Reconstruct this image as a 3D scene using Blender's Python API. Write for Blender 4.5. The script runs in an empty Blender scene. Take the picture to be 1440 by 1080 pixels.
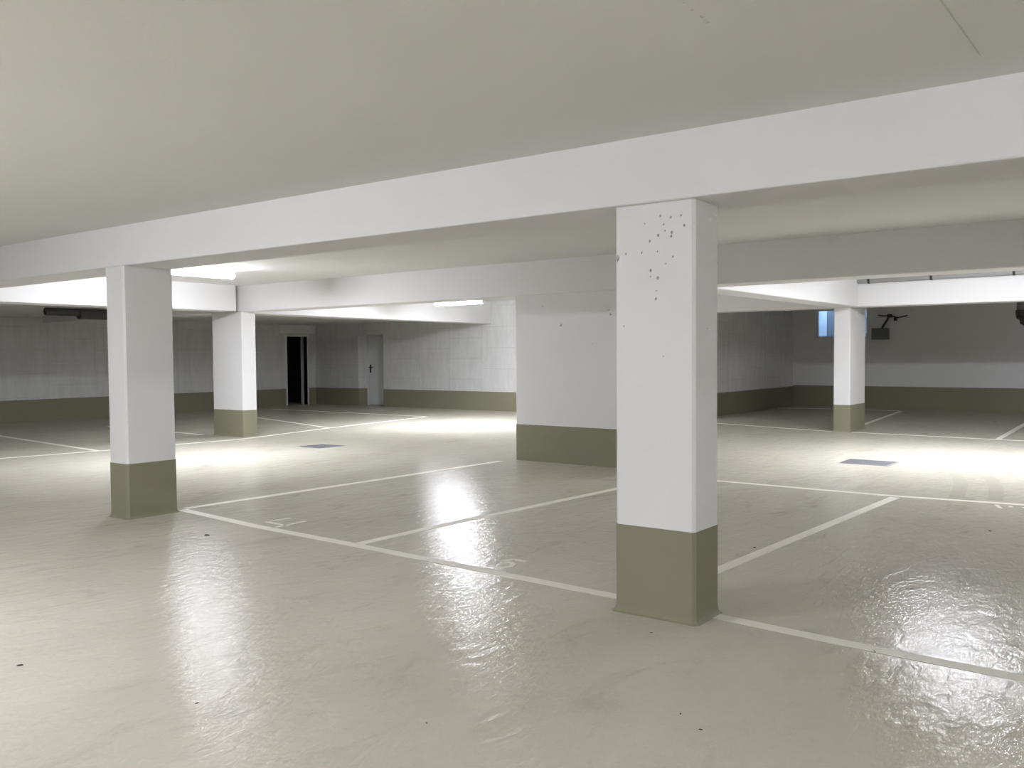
import bpy, bmesh, math, random
from mathutils import Matrix, Vector
random.seed(7)
S = bpy.context.scene
COL = S.collection
PI = math.pi

# ------------------------------------------------------------------ materials
def new_mat(name):
    m = bpy.data.materials.new(name); m.use_nodes = True
    nt = m.node_tree
    return m, nt, nt.nodes['Principled BSDF']

def N(nt, typ, **kw):
    n = nt.nodes.new(typ)
    for k, v in kw.items(): setattr(n, k, v)
    return n

def flat(name, c, rough=.6, metal=0, emit=None, strength=0):
    m, nt, b = new_mat(name)
    b.inputs['Base Color'].default_value = (*c, 1); b.inputs['Roughness'].default_value = rough
    b.inputs['Metallic'].default_value = metal
    # faint procedural mottling
    tc = N(nt, 'ShaderNodeTexCoord'); no = N(nt, 'ShaderNodeTexNoise'); no.inputs['Scale'].default_value = 9
    mx = N(nt, 'ShaderNodeMix', data_type='RGBA'); 
    mx.inputs[6].default_value = (*[v*.93 for v in c], 1); mx.inputs[7].default_value = (*[min(1, v*1.06) for v in c], 1)
    nt.links.new(tc.outputs['Object'], no.inputs['Vector']); nt.links.new(no.outputs['Fac'], mx.inputs[0])
    nt.links.new(mx.outputs[2], b.inputs['Base Color'])
    if emit:
        b.inputs['Emission Color'].default_value = (*emit, 1); b.inputs['Emission Strength'].default_value = strength
    return m

def paint(name, c, var=.03, scale=1.4, bump=.15, rough=.75, joints=False, spec=.3):
    """white emulsion over formed concrete"""
    m, nt, b = new_mat(name); L = nt.links.new
    geo = N(nt, 'ShaderNodeNewGeometry')
    n1 = N(nt, 'ShaderNodeTexNoise'); n1.inputs['Scale'].default_value = scale; n1.inputs['Detail'].default_value = 5
    n2 = N(nt, 'ShaderNodeTexNoise'); n2.inputs['Scale'].default_value = 45; n2.inputs['Detail'].default_value = 3
    L(geo.outputs['Position'], n1.inputs['Vector']); L(geo.outputs['Position'], n2.inputs['Vector'])
    mx = N(nt, 'ShaderNodeMix', data_type='RGBA')
    mx.inputs[6].default_value = (*[v*(1-var) for v in c], 1); mx.inputs[7].default_value = (*[min(1, v*(1+var)) for v in c], 1)
    L(n1.outputs['Fac'], mx.inputs[0])
    out = mx.outputs[2]
    bp = N(nt, 'ShaderNodeBump'); bp.inputs['Strength'].default_value = bump; bp.inputs['Distance'].default_value = .006
    L(n2.outputs['Fac'], bp.inputs['Height'])
    if joints:
        # brushed, patchy coat on board-marked concrete: vertical streaks and short panel joints
        mp = N(nt, 'ShaderNodeMapping'); mp.inputs['Scale'].default_value = (3.2, 3.2, .7)
        L(geo.outputs['Position'], mp.inputs['Vector'])
        n3 = N(nt, 'ShaderNodeTexNoise'); n3.inputs['Scale'].default_value = 2.2; n3.inputs['Detail'].default_value = 8; n3.inputs['Roughness'].default_value = .68
        L(mp.outputs['Vector'], n3.inputs['Vector'])
        rp = N(nt, 'ShaderNodeValToRGB'); rp.color_ramp.elements[0].position = .36; rp.color_ramp.elements[1].position = .62
        rp.color_ramp.elements[0].color = (.88, .88, .875, 1); rp.color_ramp.elements[1].color = (1, 1, 1, 1)
        L(n3.outputs['Fac'], rp.inputs['Fac'])
        sx = N(nt, 'ShaderNodeSeparateXYZ'); L(geo.outputs['Position'], sx.inputs[0])
        ad = N(nt, 'ShaderNodeMath', operation='ADD'); L(sx.outputs[0], ad.inputs[0]); L(sx.outputs[1], ad.inputs[1])
        cb = N(nt, 'ShaderNodeCombineXYZ'); L(ad.outputs[0], cb.inputs[0]); L(sx.outputs[2], cb.inputs[1])
        br = N(nt, 'ShaderNodeTexBrick'); br.inputs['Scale'].default_value = 1
        br.inputs['Brick Width'].default_value = .55; br.inputs['Row Height'].default_value = 1.13; br.offset = .5
        br.inputs['Mortar Size'].default_value = .010; br.inputs['Mortar Smooth'].default_value = .6
        br.inputs['Color1'].default_value = (1, 1, 1, 1); br.inputs['Color2'].default_value = (.95, .95, .95, 1); br.inputs['Mortar'].default_value = (.74, .74, .73, 1)
        mp2 = N(nt, 'ShaderNodeMapping'); mp2.inputs['Rotation'].default_value = (0, 0, PI/2)
        L(cb.outputs[0], mp2.inputs['Vector']); L(mp2.outputs[0], br.inputs['Vector'])
        m1 = N(nt, 'ShaderNodeMix', data_type='RGBA', blend_type='MULTIPLY'); m1.inputs[0].default_value = 1
        L(out, m1.inputs[6]); L(rp.outputs[0], m1.inputs[7])
        m2 = N(nt, 'ShaderNodeMix', data_type='RGBA', blend_type='MULTIPLY'); m2.inputs[0].default_value = .55
        L(m1.outputs[2], m2.inputs[6]); L(br.outputs['Color'], m2.inputs[7])
        out = m2.outputs[2]
    L(out, b.inputs['Base Color']); L(bp.outputs[0], b.inputs['Normal'])
    b.inputs['Roughness'].default_value = rough
    b.inputs['Specular IOR Level'].default_value = spec
    return m

def floor_mat():
    m, nt, b = new_mat('beige epoxy floor'); L = nt.links.new
    geo = N(nt, 'ShaderNodeNewGeometry')
    mp = N(nt, 'ShaderNodeMapping'); mp.inputs['Rotation'].default_value = (0, 0, .18); mp.inputs['Scale'].default_value = (1, .42, 1)
    L(geo.outputs['Position'], mp.inputs['Vector'])
    n1 = N(nt, 'ShaderNodeTexNoise'); n1.inputs['Scale'].default_value = .9; n1.inputs['Detail'].default_value = 6; n1.inputs['Roughness'].default_value = .6
    L(mp.outputs[0], n1.inputs['Vector'])
    rp = N(nt, 'ShaderNodeValToRGB'); e = rp.color_ramp.elements
    e[0].position = .32; e[0].color = (*FLOOR_LO, 1); e[1].position = .66; e[1].color = (*FLOOR_HI, 1)
    L(n1.outputs['Fac'], rp.inputs['Fac'])
    # scuffs
    n2 = N(nt, 'ShaderNodeTexNoise'); n2.inputs['Scale'].default_value = 3.5; n2.inputs['Detail'].default_value = 9; n2.inputs['Roughness'].default_value = .7; n2.inputs['Distortion'].default_value = .8
    L(mp.outputs[0], n2.inputs['Vector'])
    r2 = N(nt, 'ShaderNodeValToRGB'); r2.color_ramp.elements[0].position = .30; r2.color_ramp.elements[1].position = .45
    r2.color_ramp.elements[0].color = (.84, .84, .83, 1); r2.color_ramp.elements[1].color = (1, 1, 1, 1)
    L(n2.outputs['Fac'], r2.inputs['Fac'])
    mu = N(nt, 'ShaderNodeMix', data_type='RGBA', blend_type='MULTIPLY'); mu.inputs[0].default_value = 1
    L(rp.outputs[0], mu.inputs[6]); L(r2.outputs[0], mu.inputs[7]); L(mu.outputs[2], b.inputs['Base Color'])
    # roller ripples + orange peel
    mr = N(nt, 'ShaderNodeMapping'); mr.inputs['Rotation'].default_value = (0, 0, .25); mr.inputs['Scale'].default_value = (2.6, 1.0, 1)
    L(geo.outputs['Position'], mr.inputs['Vector'])
    w = N(nt, 'ShaderNodeTexNoise'); w.inputs['Scale'].default_value = 4.5; w.inputs['Detail'].default_value = 4; w.inputs['Roughness'].default_value = .55; w.inputs['Distortion'].default_value = .6
    L(mr.outputs[0], w.inputs['Vector'])
    g = N(nt, 'ShaderNodeTexNoise'); g.inputs['Scale'].default_value = 14; g.inputs['Detail'].default_value = 4; g.inputs['Roughness'].default_value = .65
    L(mr.outputs[0], g.inputs['Vector'])
    b1 = N(nt, 'ShaderNodeBump'); b1.inputs['Strength'].default_value = 1; b1.inputs['Distance'].default_value = RIPPLE
    b2 = N(nt, 'ShaderNodeBump'); b2.inputs['Strength'].default_value = 1; b2.inputs['Distance'].default_value = PEEL
    L(w.outputs['Fac'], b1.inputs['Height']); L(g.outputs['Fac'], b2.inputs['Height'])
    L(b1.outputs[0], b2.inputs['Normal']); L(b2.outputs[0], b.inputs['Normal'])
    rr = N(nt, 'ShaderNodeMapRange'); rr.inputs['To Min'].default_value = ROUGH[0]; rr.inputs['To Max'].default_value = ROUGH[1]
    rr.inputs['From Min'].default_value = .3; rr.inputs['From Max'].default_value = .7
    L(n2.outputs['Fac'], rr.inputs['Value']); L(rr.outputs[0], b.inputs['Roughness'])
    b.inputs['Specular IOR Level'].default_value = .012
    return m

FLOOR_LO = (.45, .422, .355); FLOOR_HI = (.51, .48, .408)
RIPPLE = .0075; PEEL = .0026; ROUGH = (.10, .14)
WHITE = (.665, .66, .655)
M_floor = floor_mat()
M_white = paint('white paint', WHITE)
M_ceil = paint('ceiling paint', (.65, .647, .63), scale=.6)
M_rough = paint('white paint over board-marked concrete', (.60, .60, .598), joints=True, bump=.4)
M_side = paint('white paint over rough concrete', (.74, .735, .73), joints=True, bump=.4)
M_dado = paint('olive grey wall coating', (.225, .213, .145), var=.05, scale=2, rough=.6, spec=.1)
M_line = paint('pale line paint', (.68, .655, .58), var=.12, scale=5, bump=.05, rough=.6, spec=.05)
M_steel = flat('galvanised grating', (.30, .30, .32), .5, .6)
M_sump = flat('dark sump', (.05, .05, .05), .9)
M_door = flat('grey door steel', (.60, .62, .61), .5)
M_frame = flat('pale frame steel', (.62, .63, .61), .5)
M_black = flat('black plastic', (.012, .012, .012), .45)
M_house = flat('lamp housing', (.70, .70, .70), .5)
M_box = flat('dark grey enclosure', (.10, .11, .10), .5)
M_pipe = flat('dark grey pipe', (.11, .11, .105), .5)
M_conduit = flat('grey plastic conduit', (.24, .24, .24), .5)
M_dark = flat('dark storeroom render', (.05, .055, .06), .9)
M_gapshade = flat('grey joint shadow', (.47, .46, .42), .8)  # grey put in for the shadow inside the open ceiling joint
M_duct = flat('dark pipe insulation', (.05, .05, .047), .8)
M_dirt = flat('dirt', (.05, .04, .035), .9)
M_tyre = paint('faint rubber dust', (.33, .31, .26), var=.1, scale=4, bump=0, rough=.9, spec=.03)
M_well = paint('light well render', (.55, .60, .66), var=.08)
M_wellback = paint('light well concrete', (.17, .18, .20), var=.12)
M_wframe = flat('window frame plastic', (.75, .78, .80), .4)
LAMP = 128
def lamp_mat(k=1):
    m, nt, b = new_mat('lit diffuser')
    b.inputs['Base Color'].default_value = (.9, .9, .9, 1)
    b.inputs['Emission Color'].default_value = (.945, .98, 1.08, 1); b.inputs['Emission Strength'].default_value = LAMP*k
    return m
def glass_mat():
    m = bpy.data.materials.new('window glass'); m.use_nodes = True; nt = m.node_tree; nt.nodes.clear()
    o = N(nt, 'ShaderNodeOutputMaterial'); mix = N(nt, 'ShaderNodeMixShader'); t = N(nt, 'ShaderNodeBsdfTransparent'); g = N(nt, 'ShaderNodeBsdfGlossy')
    g.inputs['Roughness'].default_value = .05; fr = N(nt, 'ShaderNodeFresnel'); fr.inputs['IOR'].default_value = 1.45
    nt.links.new(fr.outputs[0], mix.inputs[0]); nt.links.new(t.outputs[0], mix.inputs[1]); nt.links.new(g.outputs[0], mix.inputs[2]); nt.links.new(mix.outputs[0], o.inputs[0])
    return m
M_glass = glass_mat()

# ------------------------------------------------------------------ mesh helpers
def box(bm, x0, x1, y0, y1, z0, z1):
    v = [bm.verts.new((x, y, z)) for z in (z0, z1) for y in (y0, y1) for x in (x0, x1)]
    for f in ((0,2,3,1),(4,5,7,6),(0,1,5,4),(2,6,7,3),(0,4,6,2),(1,3,7,5)):
        bm.faces.new([v[i] for i in f])
    return bm

def prism(bm, pts, z0, z1):
    a = [bm.verts.new((*p, z0)) for p in pts]; b = [bm.verts.new((*p, z1)) for p in pts]
    bm.faces.new(a[::-1]); bm.faces.new(b)
    n = len(pts)
    for i in range(n): bm.faces.new((a[i], a[(i+1) % n], b[(i+1) % n], b[i]))
    return bm

def tube(bm, path, r, n=16, cap=True):
    rings = []
    path = [Vector(p) for p in path]
    for i, p in enumerate(path):
        d = (path[min(i+1, len(path)-1)] - path[max(i-1, 0)]).normalized()
        ref = Vector((0, 0, 1)) if abs(d.z) < .9 else Vector((0, 1, 0))
        a = d.cross(ref).normalized(); b = d.cross(a).normalized()
        rr = r[i] if isinstance(r, (list, tuple)) else r
        rings.append([bm.verts.new(p + rr*(a*math.cos(2*PI*k/n) + b*math.sin(2*PI*k/n))) for k in range(n)])
    for i in range(len(rings)-1):
        for k in range(n):
            bm.faces.new((rings[i][k], rings[i][(k+1) % n], rings[i+1][(k+1) % n], rings[i+1][k]))
    if cap:
        bm.faces.new(rings[0]); bm.faces.new(rings[-1][::-1])
    return bm

def NB(): return bmesh.new()

def obj(name, bm, mat, parent=None, bevel=0, seg=2, smooth=False, loc=None, rz=0, label=None, recalc=True):
    if recalc: bmesh.ops.recalc_face_normals(bm, faces=bm.faces)
    me = bpy.data.meshes.new(name); bm.to_mesh(me); bm.free()
    me.materials.append(mat)
    if smooth:
        for p in me.polygons: p.use_smooth = True
        me.set_sharp_from_angle(angle=.7)
    o = bpy.data.objects.new(name, me); COL.objects.link(o)
    if parent: o.parent = parent
    if loc: o.location = loc
    o.rotation_euler.z = rz
    if bevel:
        md = o.modifiers.new('bevel', 'BEVEL'); md.width = bevel; md.segments = seg; md.limit_method = 'ANGLE'
    if label: o['label'] = label
    return o

def tag(o, label, cat, group=None):
    o['label'] = label; o['category'] = cat
    if group: o['group'] = group
    return o

def thing(name, label, cat, loc=(0, 0, 0), rz=0, group=None):
    o = bpy.data.objects.new(name, None); COL.objects.link(o); o.empty_display_size = .2
    o.location = loc; o.rotation_euler.z = rz
    return tag(o, label, cat, group)

def struct(name, bm, mat, parent=None, **kw):
    o = obj(name, bm, mat, parent, **kw)
    if not parent: o['kind'] = 'structure'
    return o

def carve(o, cutters, deep=(1, 1)):
    """cut small air holes into a mesh and bake the result"""
    bm = NB()
    for c, r, sq in cutters:
        ret = bmesh.ops.create_icosphere(bm, subdivisions=2, radius=1)
        mt = Matrix.Translation(c) @ Matrix.Diagonal((r*deep[0], r*deep[1], r*sq, 1))
        bmesh.ops.transform(bm, matrix=mt, verts=ret['verts'])
    me = bpy.data.meshes.new('cut'); bm.to_mesh(me); bm.free()
    c = bpy.data.objects.new('cut', me); COL.objects.link(c)
    c.matrix_world = Matrix.Identity(4)
    if o.parent: c.parent = o.parent
    c.location = o.location; c.rotation_euler = o.rotation_euler
    md = o.modifiers.new('holes', 'BOOLEAN'); md.operation = 'DIFFERENCE'; md.object = c; md.solver = 'EXACT'
    dg = bpy.context.evaluated_depsgraph_get(); dg.update()
    new = bpy.data.meshes.new_from_object(o.evaluated_get(dg))
    o.modifiers.clear(); old = o.data; o.data = new; bpy.data.meshes.remove(old)
    bpy.data.objects.remove(c); bpy.data.meshes.remove(me)

# ------------------------------------------------------------------ geometry constants (metres, camera above the origin)
H = 1.4663
GB = -.0125348            # the middle row stands a touch askew to the rest
def rotB(x, y):
    c, s = math.cos(GB), math.sin(GB)
    return (x*c - y*s, x*s + y*c)
D = .50                   # height of the olive coating
SOF = 2.2885              # underside of the beams
XL, XR, YS = -21.66, 8.5, -6.5
YN, XG, YR = 18.44, -8.86, 24.46
TOP = 3.35
C_FRONT, C_MID, C_LANE, C_LEFT, C_BACK = 2.646, 2.74, 2.86, 2.42, 2.70

# ------------------------------------------------------------------ floor with two drain pits
g1 = (-11.62, -11.08, 9.47, 10.02); g2 = (-3.76, -3.11, 12.02, 12.58)
bm = NB()
xs = sorted([XL-2.2, g1[0], g1[1], g2[0], g2[1], XR+.3]); ys = sorted([YS-.3, g1[2], g1[3], g2[2], g2[3], YR+.3])
vt = {}
def gv(x, y):
    if (x, y) not in vt: vt[(x, y)] = bm.verts.new((x, y, 0))
    return vt[(x, y)]
for i in range(5):
    for j in range(5):
        cx, cy = (xs[i]+xs[i+1])/2, (ys[j]+ys[j+1])/2
        if any(a[0] < cx < a[1] and a[2] < cy < a[3] for a in (g1, g2)): continue
        bm.faces.new((gv(xs[i], ys[j]), gv(xs[i+1], ys[j]), gv(xs[i+1], ys[j+1]), gv(xs[i], ys[j+1])))
for a in (g1, g2):      # pit sides
    for p, q in (((a[0], a[2]), (a[1], a[2])), ((a[1], a[2]), (a[1], a[3])), ((a[1], a[3]), (a[0], a[3])), ((a[0], a[3]), (a[0], a[2]))):
        bm.faces.new((gv(*q), gv(*p), bm.verts.new((*p, -.2)), bm.verts.new((*q, -.2))))
    bm.faces.new([bm.verts.new((x, y, -.2)) for x, y in ((a[0], a[2]), (a[1], a[2]), (a[1], a[3]), (a[0], a[3]))])
floor = struct('floor', bm, M_floor, recalc=False)

def strip(bm, pts, w, z=.0015):
    P = [Vector((*p, 0)) for p in pts]; lo = []; hi = []
    for i, p in enumerate(P):
        d = (P[min(i+1, len(P)-1)] - P[max(i-1, 0)]).normalized(); n = Vector((-d.y, d.x, 0))
        lo.append(p - n*w/2); hi.append(p + n*w/2)
    prism(bm, [tuple(v.xy) for v in lo] + [tuple(v.xy) for v in hi[::-1]], .0002, z)
    return bm
LINES = [
 ([(-7.75, 4.935), (-6.467, 4.818), (-5.187, 4.775), (-2.62, 4.65)], 'pale line along the bays between the two front columns'),
 ([(-2.12, 4.625), (-1.128, 4.545), (-.4, 4.52), (4, 4.40)], 'pale line running right from the nearest column'),
 ([(-7.80, 4.99), (-7.70, 7.4), (-7.63, 9.75)], 'pale bay divider starting at the left front column'),
 ([(-5.187, 4.83), (-5.16, 5.9), (-5.10, 6.69), (-5.002, 8.38), (-4.96, 9.55)], 'pale bay divider midway between the two front columns'),
 ([(-2.57, 4.72), (-2.546, 5.67), (-2.394, 9.179), (-2.38, 9.48)], 'pale bay divider behind the nearest column'),
 ([(-4.75, 9.60), (-2.519, 9.56), (-1.279, 9.70), (3, 9.70)], 'pale line closing the bays on the right, in front of the drain grate'),
 ([(-8.6, 17.7), (-8.026, 17.55), (-6.74, 17.15), (-5.484, 16.82), (-4.48, 16.80), (-3.03, 16.69), (-2.6, 16.66), (2, 16.5)], 'pale line at the foot of the slim rear column'),
 ([(-2.57, 16.76), (-2.668, 20.36), (-2.75, 23.8)], 'pale divider in the dark rear bays at the right edge'),
 ([(-5.28, 17.75), (-5.32, 18.75), (-5.709, 22.9), (-5.75, 23.4)], 'pale divider just right of the slim rear column'),
 ([(-8.85, 23.30), (-7.481, 23.50), (-5.80, 23.55)], 'pale line along the foot of the rear wall'),
 ([(-14.06, 5.5), (-13.75, 7.405), (-13.66, 8.61), (-13.53, 9.77), (-14.05, 12.2), (-14.645, 15.84)], 'long pale line in front of the left bays'),
 ([(-18.3, 7.72), (-13.82, 7.33)], 'pale divider at the left edge, left of the front column'),
 ([(-18.5, 13.65), (-14.15, 12.35)], 'pale divider in the dark bays right of the middle column'),
 ([(-20.5, 15.92), (-14.7, 15.86)], 'pale divider in front of the grey door'),
 ([(-18.5, 10.08), (-14.95, 9.97)], 'pale divider left of the middle column'),
]
for pts, lab in LINES: obj('parking_line', strip(NB(), pts, .095), M_line, floor, label=lab)
def glyph(strokes, lab):
    bm = NB()
    for s in strokes: strip(bm, s, .035, .0022)
    return obj('bay_number', bm, M_line, floor, label=lab)
glyph([[(-6.53, 5.24), (-6.55, 5.10), (-6.56, 5.00)], [(-6.57, 5.00), (-6.24, 4.985)], [(-6.30, 5.22), (-6.285, 4.89)]], 'faded figure 4 painted behind the front line')
glyph([[(-3.885, 5.09), (-3.765, 5.085)], [(-3.88, 5.09), (-3.885, 4.985)], [(-3.885, 4.985), (-3.83, 5.0), (-3.785, 4.97), (-3.765, 4.91), (-3.785, 4.85), (-3.83, 4.825), (-3.885, 4.84)]], 'figure 5 painted behind the front line')
glyph([[(-1.475, 9.55), (-1.41, 9.36)], [(-1.36, 9.55), (-1.335, 9.47)], [(-1.25, 9.55), (-1.19, 9.44)]], 'worn figures painted at the far line on the right')
bm = NB()
for off in (0, .35):
    strip(bm, [(-2.40+off, 12.1), (-2.16+off, 11.4), (-2.02+off, 10.8), (-1.93+off, 10.2), (-1.88+off, 9.85)], .14, .0008)
    strip(bm, [(-1.88+off*.4, 9.85), (-1.93+off*.4, 9.6)], .10, .0008)
obj('tyre_mark', bm, M_tyre, floor, label='faint curved tyre scuffs near the drain grate')

# ------------------------------------------------------------------ ceilings
def slab(name, pts, z): return struct(name, prism(NB(), pts, z, TOP), M_ceil)
cf = slab('ceiling', [(XL-.3, YS-.3), (XR+.3, YS-.3), (XR+.3, 4.55), (XL-.3, 4.55)], C_FRONT)
slab('ceiling', [(-14.0, 4.552), (XR+.3, 4.552), (XR+.3, 10.1), (-14.0, 10.1)], C_MID)
slab('ceiling', [(-14.35, 10.102), (XR+.3, 10.102), (XR+.3, 16.95), (-8.91, 16.95), (-8.91, YN+.28), (-14.99, YN+.28)], C_LANE)
slab('ceiling', [(XL-.3, 4.552), (-14.002, 4.552), (-14.002, 10.101), (-14.352, 10.101), (-14.992, YN+.28), (XL-.3, YN+.28)], C_LEFT)
slab('ceiling', [(-8.908, 16.952), (XR+.3, 16.952), (XR+.3, YR+.28), (-8.908, YR+.28)], C_BACK)
# ceiling joints in the front bay
carve(cf, [(Vector((x, y, C_FRONT)), r*1.1, 3) for x, y, r in ((-1.385, 2.70, .006), (-1.388, 2.735, .007), (-1.395, 2.80, .006), (-1.398, 2.87, .007), (-1.40, 2.94, .005), (-1.402, 2.955, .006), (-1.404, 2.985, .008), (-1.405, 3.01, .007))])
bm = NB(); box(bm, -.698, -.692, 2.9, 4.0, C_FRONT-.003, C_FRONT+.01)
obj('ceiling_joint', bm, M_gapshade, cf, label='thin grey strip standing for the shadow in a ceiling joint')

# ------------------------------------------------------------------ walls
DY0, DY1, DZ = 17.35, 18.11, 2.06        # opening in the left wall
bm = NB()
box(bm, XL-.3, XL, YS-.3, DY0, 0, TOP); box(bm, XL-.3, XL, DY1, YN, 0, TOP); box(bm, XL-.3, XL, DY0, DY1, DZ, TOP)
struct('wall_left', bm, M_rough)
NX0, NX1, NZ = -19.76, -18.72, 2.085     # opening in the far wall
bm = NB()
box(bm, XL-.3, NX0, YN, YN+.55, 0, TOP); box(bm, NX1, XG, YN, YN+.55, 0, TOP); box(bm, NX0, NX1, YN, YN+.55, NZ, TOP)
struct('wall_far', bm, M_rough)
struct('wall_side', box(NB(), XG-.3, XG, YN+.552, YR, 0, TOP), M_side)
WX0, WX1, WZ0, WZ1 = -8.255, -6.89, 1.868, 2.62
bm = NB()
box(bm, XG-.3, WX0, YR, YR+.3, 0, TOP); box(bm, WX1, XR+.3, YR, YR+.3, 0, TOP); box(bm, WX0, WX1, YR, YR+.3, 0, WZ0); box(bm, WX0, WX1, YR, YR+.3, WZ1, TOP)
struct('wall_back', bm, M_white)
struct('wall_right', box(NB(), XR, XR+.3, YS, YR, 0, TOP), M_white)
struct('wall_near', box(NB(), XL, XR+.3, YS-.3, YS, 0, TOP), M_white)
# pier wall in the middle row
x5a, x5b, y5a, y5b = -7.66, -5.05, 9.89, 10.19
p5 = [rotB(x, y) for x, y in ((x5a, y5a), (x5b, y5a), (x5b, y5b), (x5a, y5b))]
w5 = struct('wall_middle', prism(NB(), p5, 0, SOF+.2), M_white)
carve(w5, [(Vector((*rotB(x, y5a), z)), r, 1.1) for x, z, r in ((-6.0, 2.092, .016), (-6.15, 2.033, .014), (-6.12, 1.973, .012), (-6.9, 1.853, .016), (-7.2, 2.117, .010), (-6.4, 1.6, .008))], (1, 2.5))
# coating at the foot of the walls (3 mm proud)
def base(name, x0, x1, y0, y1, d=D):
    return struct(name, box(NB(), x0, x1, y0, y1, 0, d), M_dado)
T = .004
bm = NB(); box(bm, XL, XL+T, YS, DY0, 0, D); box(bm, XL, XL+T, DY1+.05, YN, 0, D); struct('baseboard_left', bm, M_dado)
bm = NB(); box(bm, XL+T, NX0, YN-T, YN, 0, D); box(bm, NX1, XG+T, YN-T, YN, 0, D); box(bm, NX0, NX0+T, YN, YN+.355, 0, D); box(bm, NX1-T, NX1, YN, YN+.355, 0, D)
struct('baseboard_far', bm, M_dado)
base('baseboard_side', XG, XG+T, YN, YR-T, .54)
base('baseboard_back', XG+T, XR, YR-T, YR, .57)
base('baseboard_right', XR-T, XR, YS+T, YR-T)
base('baseboard_near', XL+T, XR, YS, YS+T)
q = [rotB(x, y) for x, y in ((x5a-T, y5a-T), (x5b+T, y5a-T), (x5b+T, y5b+T), (x5a-T, y5b+T))]
struct('baseboard_middle', prism(NB(), q, 0, D), M_dado)
# storeroom behind the left door
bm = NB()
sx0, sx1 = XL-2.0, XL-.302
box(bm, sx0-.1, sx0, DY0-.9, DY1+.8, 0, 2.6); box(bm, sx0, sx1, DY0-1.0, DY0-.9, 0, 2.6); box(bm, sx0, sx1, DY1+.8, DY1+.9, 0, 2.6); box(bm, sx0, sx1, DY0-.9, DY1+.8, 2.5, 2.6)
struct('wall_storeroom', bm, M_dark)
# door_1: open leaf in the left wall
fr = NB()
box(fr, XL-.16, XL+.012, DY0-.05, DY0, 0, DZ+.05); box(fr, XL-.16, XL+.012, DY1, DY1+.05, 0, DZ+.05); box(fr, XL-.16, XL+.012, DY0, DY1, DZ, DZ+.05)
d1 = struct('door_1', fr, M_frame)
leaf = obj('door_leaf', box(NB(), -.74, 0, 0, .045, .008, DZ-.01), M_door, d1, loc=(XL-.165, DY0+.012, 0), rz=math.radians(-4))
hd = NB(); box(hd, -.70, -.655, .045, .055, .97, 1.16); tube(hd, [(-.678, .045, 1.07), (-.678, .10, 1.07), (-.56, .10, 1.07)], .010, 10)
obj('door_handle', hd, M_black, leaf)
# lintel above door_1
bm = NB(); box(bm, XL, XL+.02, DY0-.28, YN-.004, 2.15, 2.40); struct('trim_1', bm, M_white)
# door_2: closed leaf set deep in the far wall
yd = YN+.36
fr = NB()
box(fr, NX0, NX0+.045, yd-.02, yd+.1, 0, NZ); box(fr, NX1-.045, NX1, yd-.02, yd+.1, 0, NZ); box(fr, NX0+.045, NX1-.045, yd-.02, yd+.1, NZ-.045, NZ)
d2 = struct('door_2', fr, M_frame)
leaf = obj('door_leaf', box(NB(), NX0+.052, NX1-.052, yd+.005, yd+.05, .012, NZ-.05), M_door, d2)
hd = NB(); box(hd, NX0+.11, NX0+.165, yd-.006, yd+.005, .96, 1.20); tube(hd, [(NX0+.137, yd-.004, 1.12), (NX0+.137, yd-.06, 1.12), (NX0+.30, yd-.06, 1.12)], .014, 10)
obj('door_handle', hd, M_black, leaf)
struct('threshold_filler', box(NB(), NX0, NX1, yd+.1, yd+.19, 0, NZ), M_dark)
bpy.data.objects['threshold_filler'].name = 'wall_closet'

# window_1 with a light well outside
fr = NB(); yw = YR+.22; F = .022
box(fr, WX0, WX0+F, yw, yw+.07, WZ0, WZ1); box(fr, WX1-F, WX1, yw, yw+.07, WZ0, WZ1)
box(fr, WX0+F, WX1-F, yw, yw+.07, WZ0, WZ0+F); box(fr, WX0+F, WX1-F, yw, yw+.07, WZ1-F, WZ1)
w1 = struct('window_1', fr, M_wframe)
obj('pane', box(NB(), WX0+F, WX1-F, yw+.03, yw+.036, WZ0+F, WZ1-F), M_glass, w1)
wy1 = YR+1.0
bm = NB(); box(bm, WX0-.1, WX0, YR+.302, wy1, 1.3, 4.0); box(bm, WX1+.1, WX1+.2, YR+.302, wy1, 1.3, 4.0)
prism(bm, [(WX0, YR+.302), (WX1+.1, YR+.302), (WX1+.1, YR+.36), (WX0, YR+.36)], 1.3, WZ0+.06)
box(bm, WX0, WX1+.1, YR+.36, wy1, 1.3, 1.5)
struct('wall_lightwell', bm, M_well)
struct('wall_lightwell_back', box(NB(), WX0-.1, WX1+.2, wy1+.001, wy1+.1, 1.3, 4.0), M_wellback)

# ------------------------------------------------------------------ beams
def beam(pts, z0, z1, lab, holes=()):
    o = obj('beam', prism(NB(), pts, z0, z1), M_white, bevel=.012)
    tag(o, lab, 'beam', None)
    return o
ins = .03
beam([(XL+.001, 4.36), (XR-.001, 4.36), (XR-.001, 4.85), (XL+.001, 4.85)], SOF, C_MID+.08, 'long white front beam crossing the whole picture on top of the two front columns')
yB = 9.87
beam([rotB(x, y) for x, y in ((XL+.14, yB), (XR-.17, yB), (XR-.17, yB+.45), (XL+.14, yB+.45))], 2.279, C_LANE+.08, 'white second beam joining the pier wall and the middle column')
beam([(-14.25, 4.852), (-13.74, 4.852), (-13.74, 9.9), (-14.25, 9.9)], 2.279, C_MID+.07, 'white cross beam at the left, brightly lit beside the front lamp')
beam([(-14.62, 10.40), (-14.12, 10.40), (-14.72, YN), (-15.22, YN)], 2.281, C_LANE+.06, 'white cross beam from the middle column to the far wall')
beam([(XG+.001, 16.714), (XR-.001, 16.714), (XR-.001, 17.2), (XG+.001, 17.2)], SOF, C_LANE+.06, 'brightly lit white beam on the slim rear column at the right')
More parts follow.
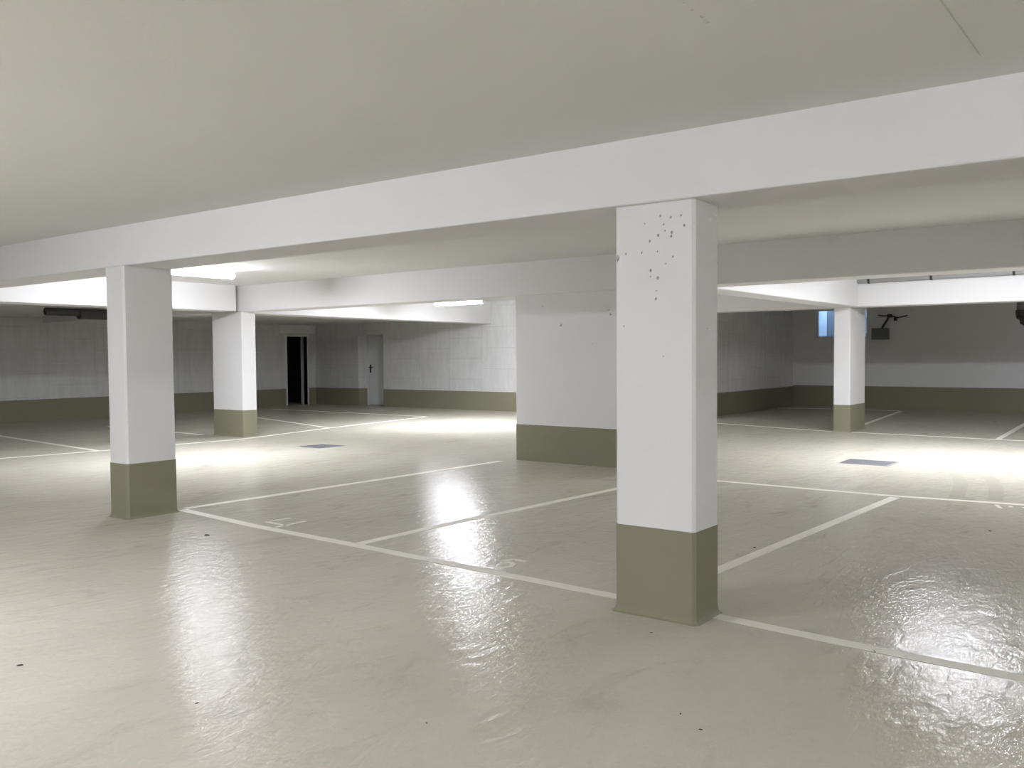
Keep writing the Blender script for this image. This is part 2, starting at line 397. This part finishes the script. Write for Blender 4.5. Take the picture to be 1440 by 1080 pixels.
beam([(-5.30, 10.42), (-4.86, 10.42), (-4.86, 16.713), (-5.30, 16.713)], SOF, C_LANE+.06, 'white cross beam reaching the slim rear column from the front')

# ------------------------------------------------------------------ columns: shaft + coated foot with a small cove
def column(xa, xb, ya, yb, h, lab, rz=0, d=D, pits=()):
    cx, cy = (xa+xb)/2, (ya+yb)/2; w, l = (xb-xa)/2, (yb-ya)/2
    loc = (*rotB(cx, cy), 0) if rz else (cx, cy, 0)
    t = thing('column', lab, 'column', loc, rz)
    ch = .016
    def ring(e): 
        w2, l2, c = w+e, l+e, ch+e*.4
        return [(-w2+c, -l2), (w2-c, -l2), (w2, -l2+c), (w2, l2-c), (w2-c, l2), (-w2+c, l2), (-w2, l2-c), (-w2, -l2+c)]
    sh = obj('shaft', prism(NB(), ring(0), 0, h), M_white, t)
    if pits: carve(sh, [(Vector((p[0]-cx, p[1]-cy, p[2])), p[3]*1.0, p[4]) for p in pits], (1, 3))
    bm = NB(); prev = None
    for e, z in ((.030, 0), (.016, .008), (.008, .022), (.004, .045), (.004, d), (-.02, d)):
        r = [bm.verts.new((*p, z)) for p in ring(e)]
        if prev:
            for i in range(8): bm.faces.new((prev[i], prev[(i+1) % 8], r[(i+1) % 8], r[i]))
        prev = r
    obj('coated_foot', bm, M_dado, t, label='olive grey coated foot')
    return t
PITS = [(-2.606,2.004,.014),(-2.336,2.217,.006),(-2.273,2.203,.006),(-2.211,2.207,.005),(-2.433,2.183,.004),(-2.315,2.168,.004),(-2.192,2.152,.006),(-2.266,2.121,.007),(-2.27,2.101,.006),(-2.348,2.112,.007),(-2.401,2.085,.006),(-2.551,2.026,.006),(-2.451,2.025,.005),(-2.353,2.025,.004),(-2.26,1.989,.005),(-2.302,1.955,.004),(-2.396,1.924,.007),(-2.352,1.88,.008),(-2.397,1.891,.005),(-2.307,2.134,.004),(-2.364,1.766,.007),(-2.566,1.622,.005),(-2.319,1.452,.004),(-2.36,1.81,.004)]
pits = [(x, 4.408, z, r, 1.3) for x, z, r in PITS] + [(-2.132, y, z, r, 1.1) for y, z, r in ((4.65, 2.23, .010), (4.60, 2.20, .006), (4.69, 1.976, .007), (4.56, 1.6, .005))]
column(-2.624, -2.132, 4.408, 4.709, SOF, 'nearest white column with small air holes and an olive grey foot', pits=pits)
column(-8.004, -7.703, 4.362, 4.852, SOF, 'white column with an olive grey foot at the left under the front beam')
column(-14.82, -13.90, 9.86, 10.16, 2.279, 'wide white column in the middle distance under the second beam, left of the doors', rz=GB, d=.49)
column(-5.308, -5.006, 16.76, 17.70, C_BACK, 'slim white column in the rear at the right, in front of the window')

# ------------------------------------------------------------------ lamps
def lamp(p0, p1, zc, ztop, lab, group=None, power=1):
    """linear batten: housing, diffuser, end caps, hangers"""
    p0, p1 = Vector((*p0, 0)), Vector((*p1, 0)); c = (p0+p1)/2; L = (p1-p0).length
    rz = math.atan2((p1-p0).y, (p1-p0).x)
    t = thing('strip_lamp', lab, 'lamp', (c.x, c.y, ztop), rz, group)
    z = zc-ztop; h = L/2
    obj('housing', box(NB(), -h, h, -.06, .06, z+.032, z+.062), M_house, t, bevel=.004)
    bm = NB(); n = 10; rings = []
    for x in (-h+.02, h-.02):
        rings.append([bm.verts.new((x, .075*math.cos(PI+PI*k/n), z+.031+.042*math.sin(PI+PI*k/n))) for k in range(n+1)])
    for k in range(n): bm.faces.new((rings[0][k], rings[1][k], rings[1][k+1], rings[0][k+1]))
    bm.faces.new(rings[0]); bm.faces.new(rings[1][::-1]); bm.faces.new((rings[0][0], rings[0][-1], rings[1][-1], rings[1][0]))
    obj('diffuser', bm, lamp_mat(power), t, label='glowing white diffuser')
    for s in (-1, 1):
        e = NB()
        prism(e, [(.078*math.cos(PI+PI*k/n), .045*math.sin(PI+PI*k/n)) for k in range(n+1)], 0, .02)
        bmesh.ops.transform(e, matrix=Matrix.Translation((s*(h-.01)-.01, 0, z+.031)) @ Matrix(((0,0,1,0),(1,0,0,0),(0,1,0,0),(0,0,0,1))), verts=e.verts)
        obj('end_cap', e, M_house, t)
        k = NB()
        if -z-.062 > .005:
            tube(k, [(s*h*.6, 0, z+.061), (s*h*.6, 0, 0)], .006, 8); obj('hanger', k, M_house, t)
    return t
lamp((-11.45, 6.95), (-11.45, 8.20), 2.63, C_MID, 'lit strip lamp on the ceiling right of the left front column', power=.72)
lamp((-12.95, 14.35), (-11.64, 14.35), 2.53, C_LANE, 'lit strip lamp hanging just below the second beam in the centre')
lamp((-3.1, 13.2), (-1.8, 13.2), 2.78, C_LANE, 'lit strip lamp hidden behind the second beam at the right, mirrored in the floor', power=.85)
lamp((-6.6, -.8), (-5.25, -.8), C_FRONT-.10, C_FRONT, 'lit strip lamp on the front ceiling outside the picture at the left', power=1.0)
lamp((2.2, -1.8), (3.55, -1.8), C_FRONT-.10, C_FRONT, 'lit strip lamp on the front ceiling behind the viewer')

lamp((.9, 13.2), (2.2, 13.2), 2.78, C_LANE, 'lit strip lamp in the rear lane outside the picture at the right', power=.6)
lamp((6.9, -2.2), (8.25, -2.2), C_FRONT-.10, C_FRONT, 'lit strip lamp on the front ceiling far outside the picture at the right', power=.75)

# ------------------------------------------------------------------ drain grates
def grate(a, lab):
    x0, x1, y0, y1 = a; cx, cy = (x0+x1)/2, (y0+y1)/2; w, l = (x1-x0)/2-.004, (y1-y0)/2-.004
    t = thing('drain_grate', lab, 'drain grate', (cx, cy, 0))
    bm = NB(); e = .02
    box(bm, -w, -w+e, -l, l, -.03, .003); box(bm, w-e, w, -l, l, -.03, .003); box(bm, -w+e, w-e, -l, -l+e, -.03, .003); box(bm, -w+e, w-e, l-e, l, -.03, .003)
    obj('frame', bm, M_steel, t)
    bm = NB(); n = 18
    for i in range(1, n):
        x = -w + 2*w*i/n; box(bm, x-.006, x+.006, -l+e, l-e, -.028, .001)
    for i in range(1, n):
        y = -l + 2*l*i/n; box(bm, -w+e, w-e, y-.004, y+.004, -.020, 0)
    obj('grid', bm, M_steel, t)
    return t
grate(g1, 'grey steel drain grate in the lane near the middle column')
grate(g2, 'grey steel drain grate in the lane at the right, near the slim rear column')

# ------------------------------------------------------------------ services at the rear right
t = thing('conduit', 'light grey conduit with dark clips high along the lit beam at the right', 'pipe', (-4.85, 16.645, 2.745))
bm = NB(); tube(bm, [(0, 0, 0), (2.0, 0, .008), (3.6, 0, .02), (8, 0, .02)], .05, 14); obj('pipe', bm, M_conduit, t, smooth=True)
for x, z in ((.2, 0), (1.24, .006), (2.50, .014), (3.9, .02)):
    bm = NB(); tube(bm, [(x-.02, 0, z), (x+.02, 0, z)], .057, 14); box(bm, x-.018, x+.018, -.012, .0688, z-.012, z+.012); obj('clip', bm, M_black, t)

yk = YR-.0005
t = thing('control_box', 'dark grey box with a black angled arm on the rear wall beside the window', 'control box', (-6.48, yk, 1.80))
obj('enclosure', box(NB(), -.235, .17, -.17, 0, -.005, .285), M_box, t, bevel=.012)
obj('lid', box(NB(), -.22, .155, -.182, -.17, .01, .27), M_box, t, bevel=.006)
bm = NB(); tube(bm, [(.0, -.06, .285), (.02, -.06, .33), (.16, -.06, .56), (.18, -.06, .62)], .028, 10); obj('arm', bm, M_black, t)
bm = NB(); tube(bm, [(-.10, -.06, .62), (.05, -.06, .60), (.18, -.06, .61), (.40, -.06, .55), (.62, -.06, .60)], .016, 8); box(bm, .13, .24, -.11, 0, .555, .645); box(bm, .30, .36, -.10, 0, .47, .57)
obj('linkage', bm, M_black, t)

t = thing('drain_pipe', 'dark grey downpipe with a black rubber elbow at the right edge', 'pipe', (-2.66, 20.0, C_BACK))
bm = NB(); tube(bm, [(0, 0, 0), (0, 0, -.46)], .115, 20); obj('pipe', bm, M_pipe, t, smooth=True)
bm = NB(); tube(bm, [(0, 0, -.43), (0, 0, -.50), (.01, 0, -.55), (.04, 0, -.60), (.09, 0, -.635), (.15, 0, -.645)], .135, 20, cap=False)
tube(bm, [(.13, 0, -.645), (.20, 0, -.645)], .15, 20); obj('elbow', bm, M_black, t, smooth=True)

t = thing('duct', 'dark grey insulated pipe under the left bay ceiling, left of the front column', 'pipe', (-17.0, 8.1, C_LEFT))
bm = NB(); tube(bm, [(0, .0, -.092), (0, 1.75, -.092)], .072, 16); obj('pipe', bm, M_duct, t, smooth=True)
bm = NB(); tube(bm, [(0, .62, -.12), (0, 1.75, -.12)], .10, 16); obj('insulation', bm, M_duct, t, smooth=True)
for y in (.25, .9, 1.5):
    bm = NB(); tube(bm, [(0, y, -.09), (0, y, 0)], .006, 8); obj('hanger', bm, M_house, t)

# ------------------------------------------------------------------ crumbs of dirt on the floor
first = None
for i, (x, y, r) in enumerate(((-6.467, 4.335, .022), (-2.622, 6.441, .012), (-1.298, 8.118, .013), (-2.255, 4.15, .006), (-1.646, 3.274, .006), (-1.513, 3.181, .007), (-3.357, 2.186, .007), (-2.424, 2.602, .005), (-4.463, 1.965, .012), (-1.224, 4.522, .008))):
    if first is None:
        bm = NB(); bmesh.ops.create_icosphere(bm, subdivisions=2, radius=1)
        for v in bm.verts: v.co *= random.uniform(.75, 1.1); v.co.z = max(v.co.z*.5+.25, 0)
        o = first = obj('dirt_crumb', bm, M_dirt)
    else:
        o = first.copy(); COL.objects.link(o)
    o.location = (x, y, 0); o.scale = (r*1.4, r*.8, r*.7); o.rotation_euler.z = i*1.3
    tag(o, 'tiny dark crumb of dirt on the beige floor', 'dirt', 'dirt crumbs on the floor')

# ------------------------------------------------------------------ sky, camera, view
w = bpy.data.worlds.new('sky'); S.world = w; w.use_nodes = True
bg = w.node_tree.nodes['Background']; bg.inputs[0].default_value = (.50, .72, 1, 1); bg.inputs[1].default_value = 5.0

cam = bpy.data.cameras.new('camera'); co = bpy.data.objects.new('camera', cam); COL.objects.link(co)
r = Vector((.8022690518318656, .5969206828422323, -.007075794511050854)); u = Vector((-.016578378854629438, .034126845994331086, .9992799986675565)); f = Vector((-.5967323737047889, .8015741118434666, -.037274889604206725))
m = Matrix((r, u, -f)).transposed().to_4x4(); m.translation = (0, 0, H); co.matrix_world = m
cam.sensor_fit = 'HORIZONTAL'; cam.sensor_width = 36; cam.lens = 1264.733*36/1440
cam.shift_x = -(734.4256-720)/1440; cam.shift_y = (545.8713-540)/1440; cam.clip_start = .05
S.camera = co
S.view_settings.view_transform = 'Standard'; S.view_settings.look = 'None'; S.view_settings.gamma = 1
S.view_settings.use_curve_mapping = False; S.view_settings.exposure = 2.0
S.cycles.max_bounces = 16; S.cycles.diffuse_bounces = 12
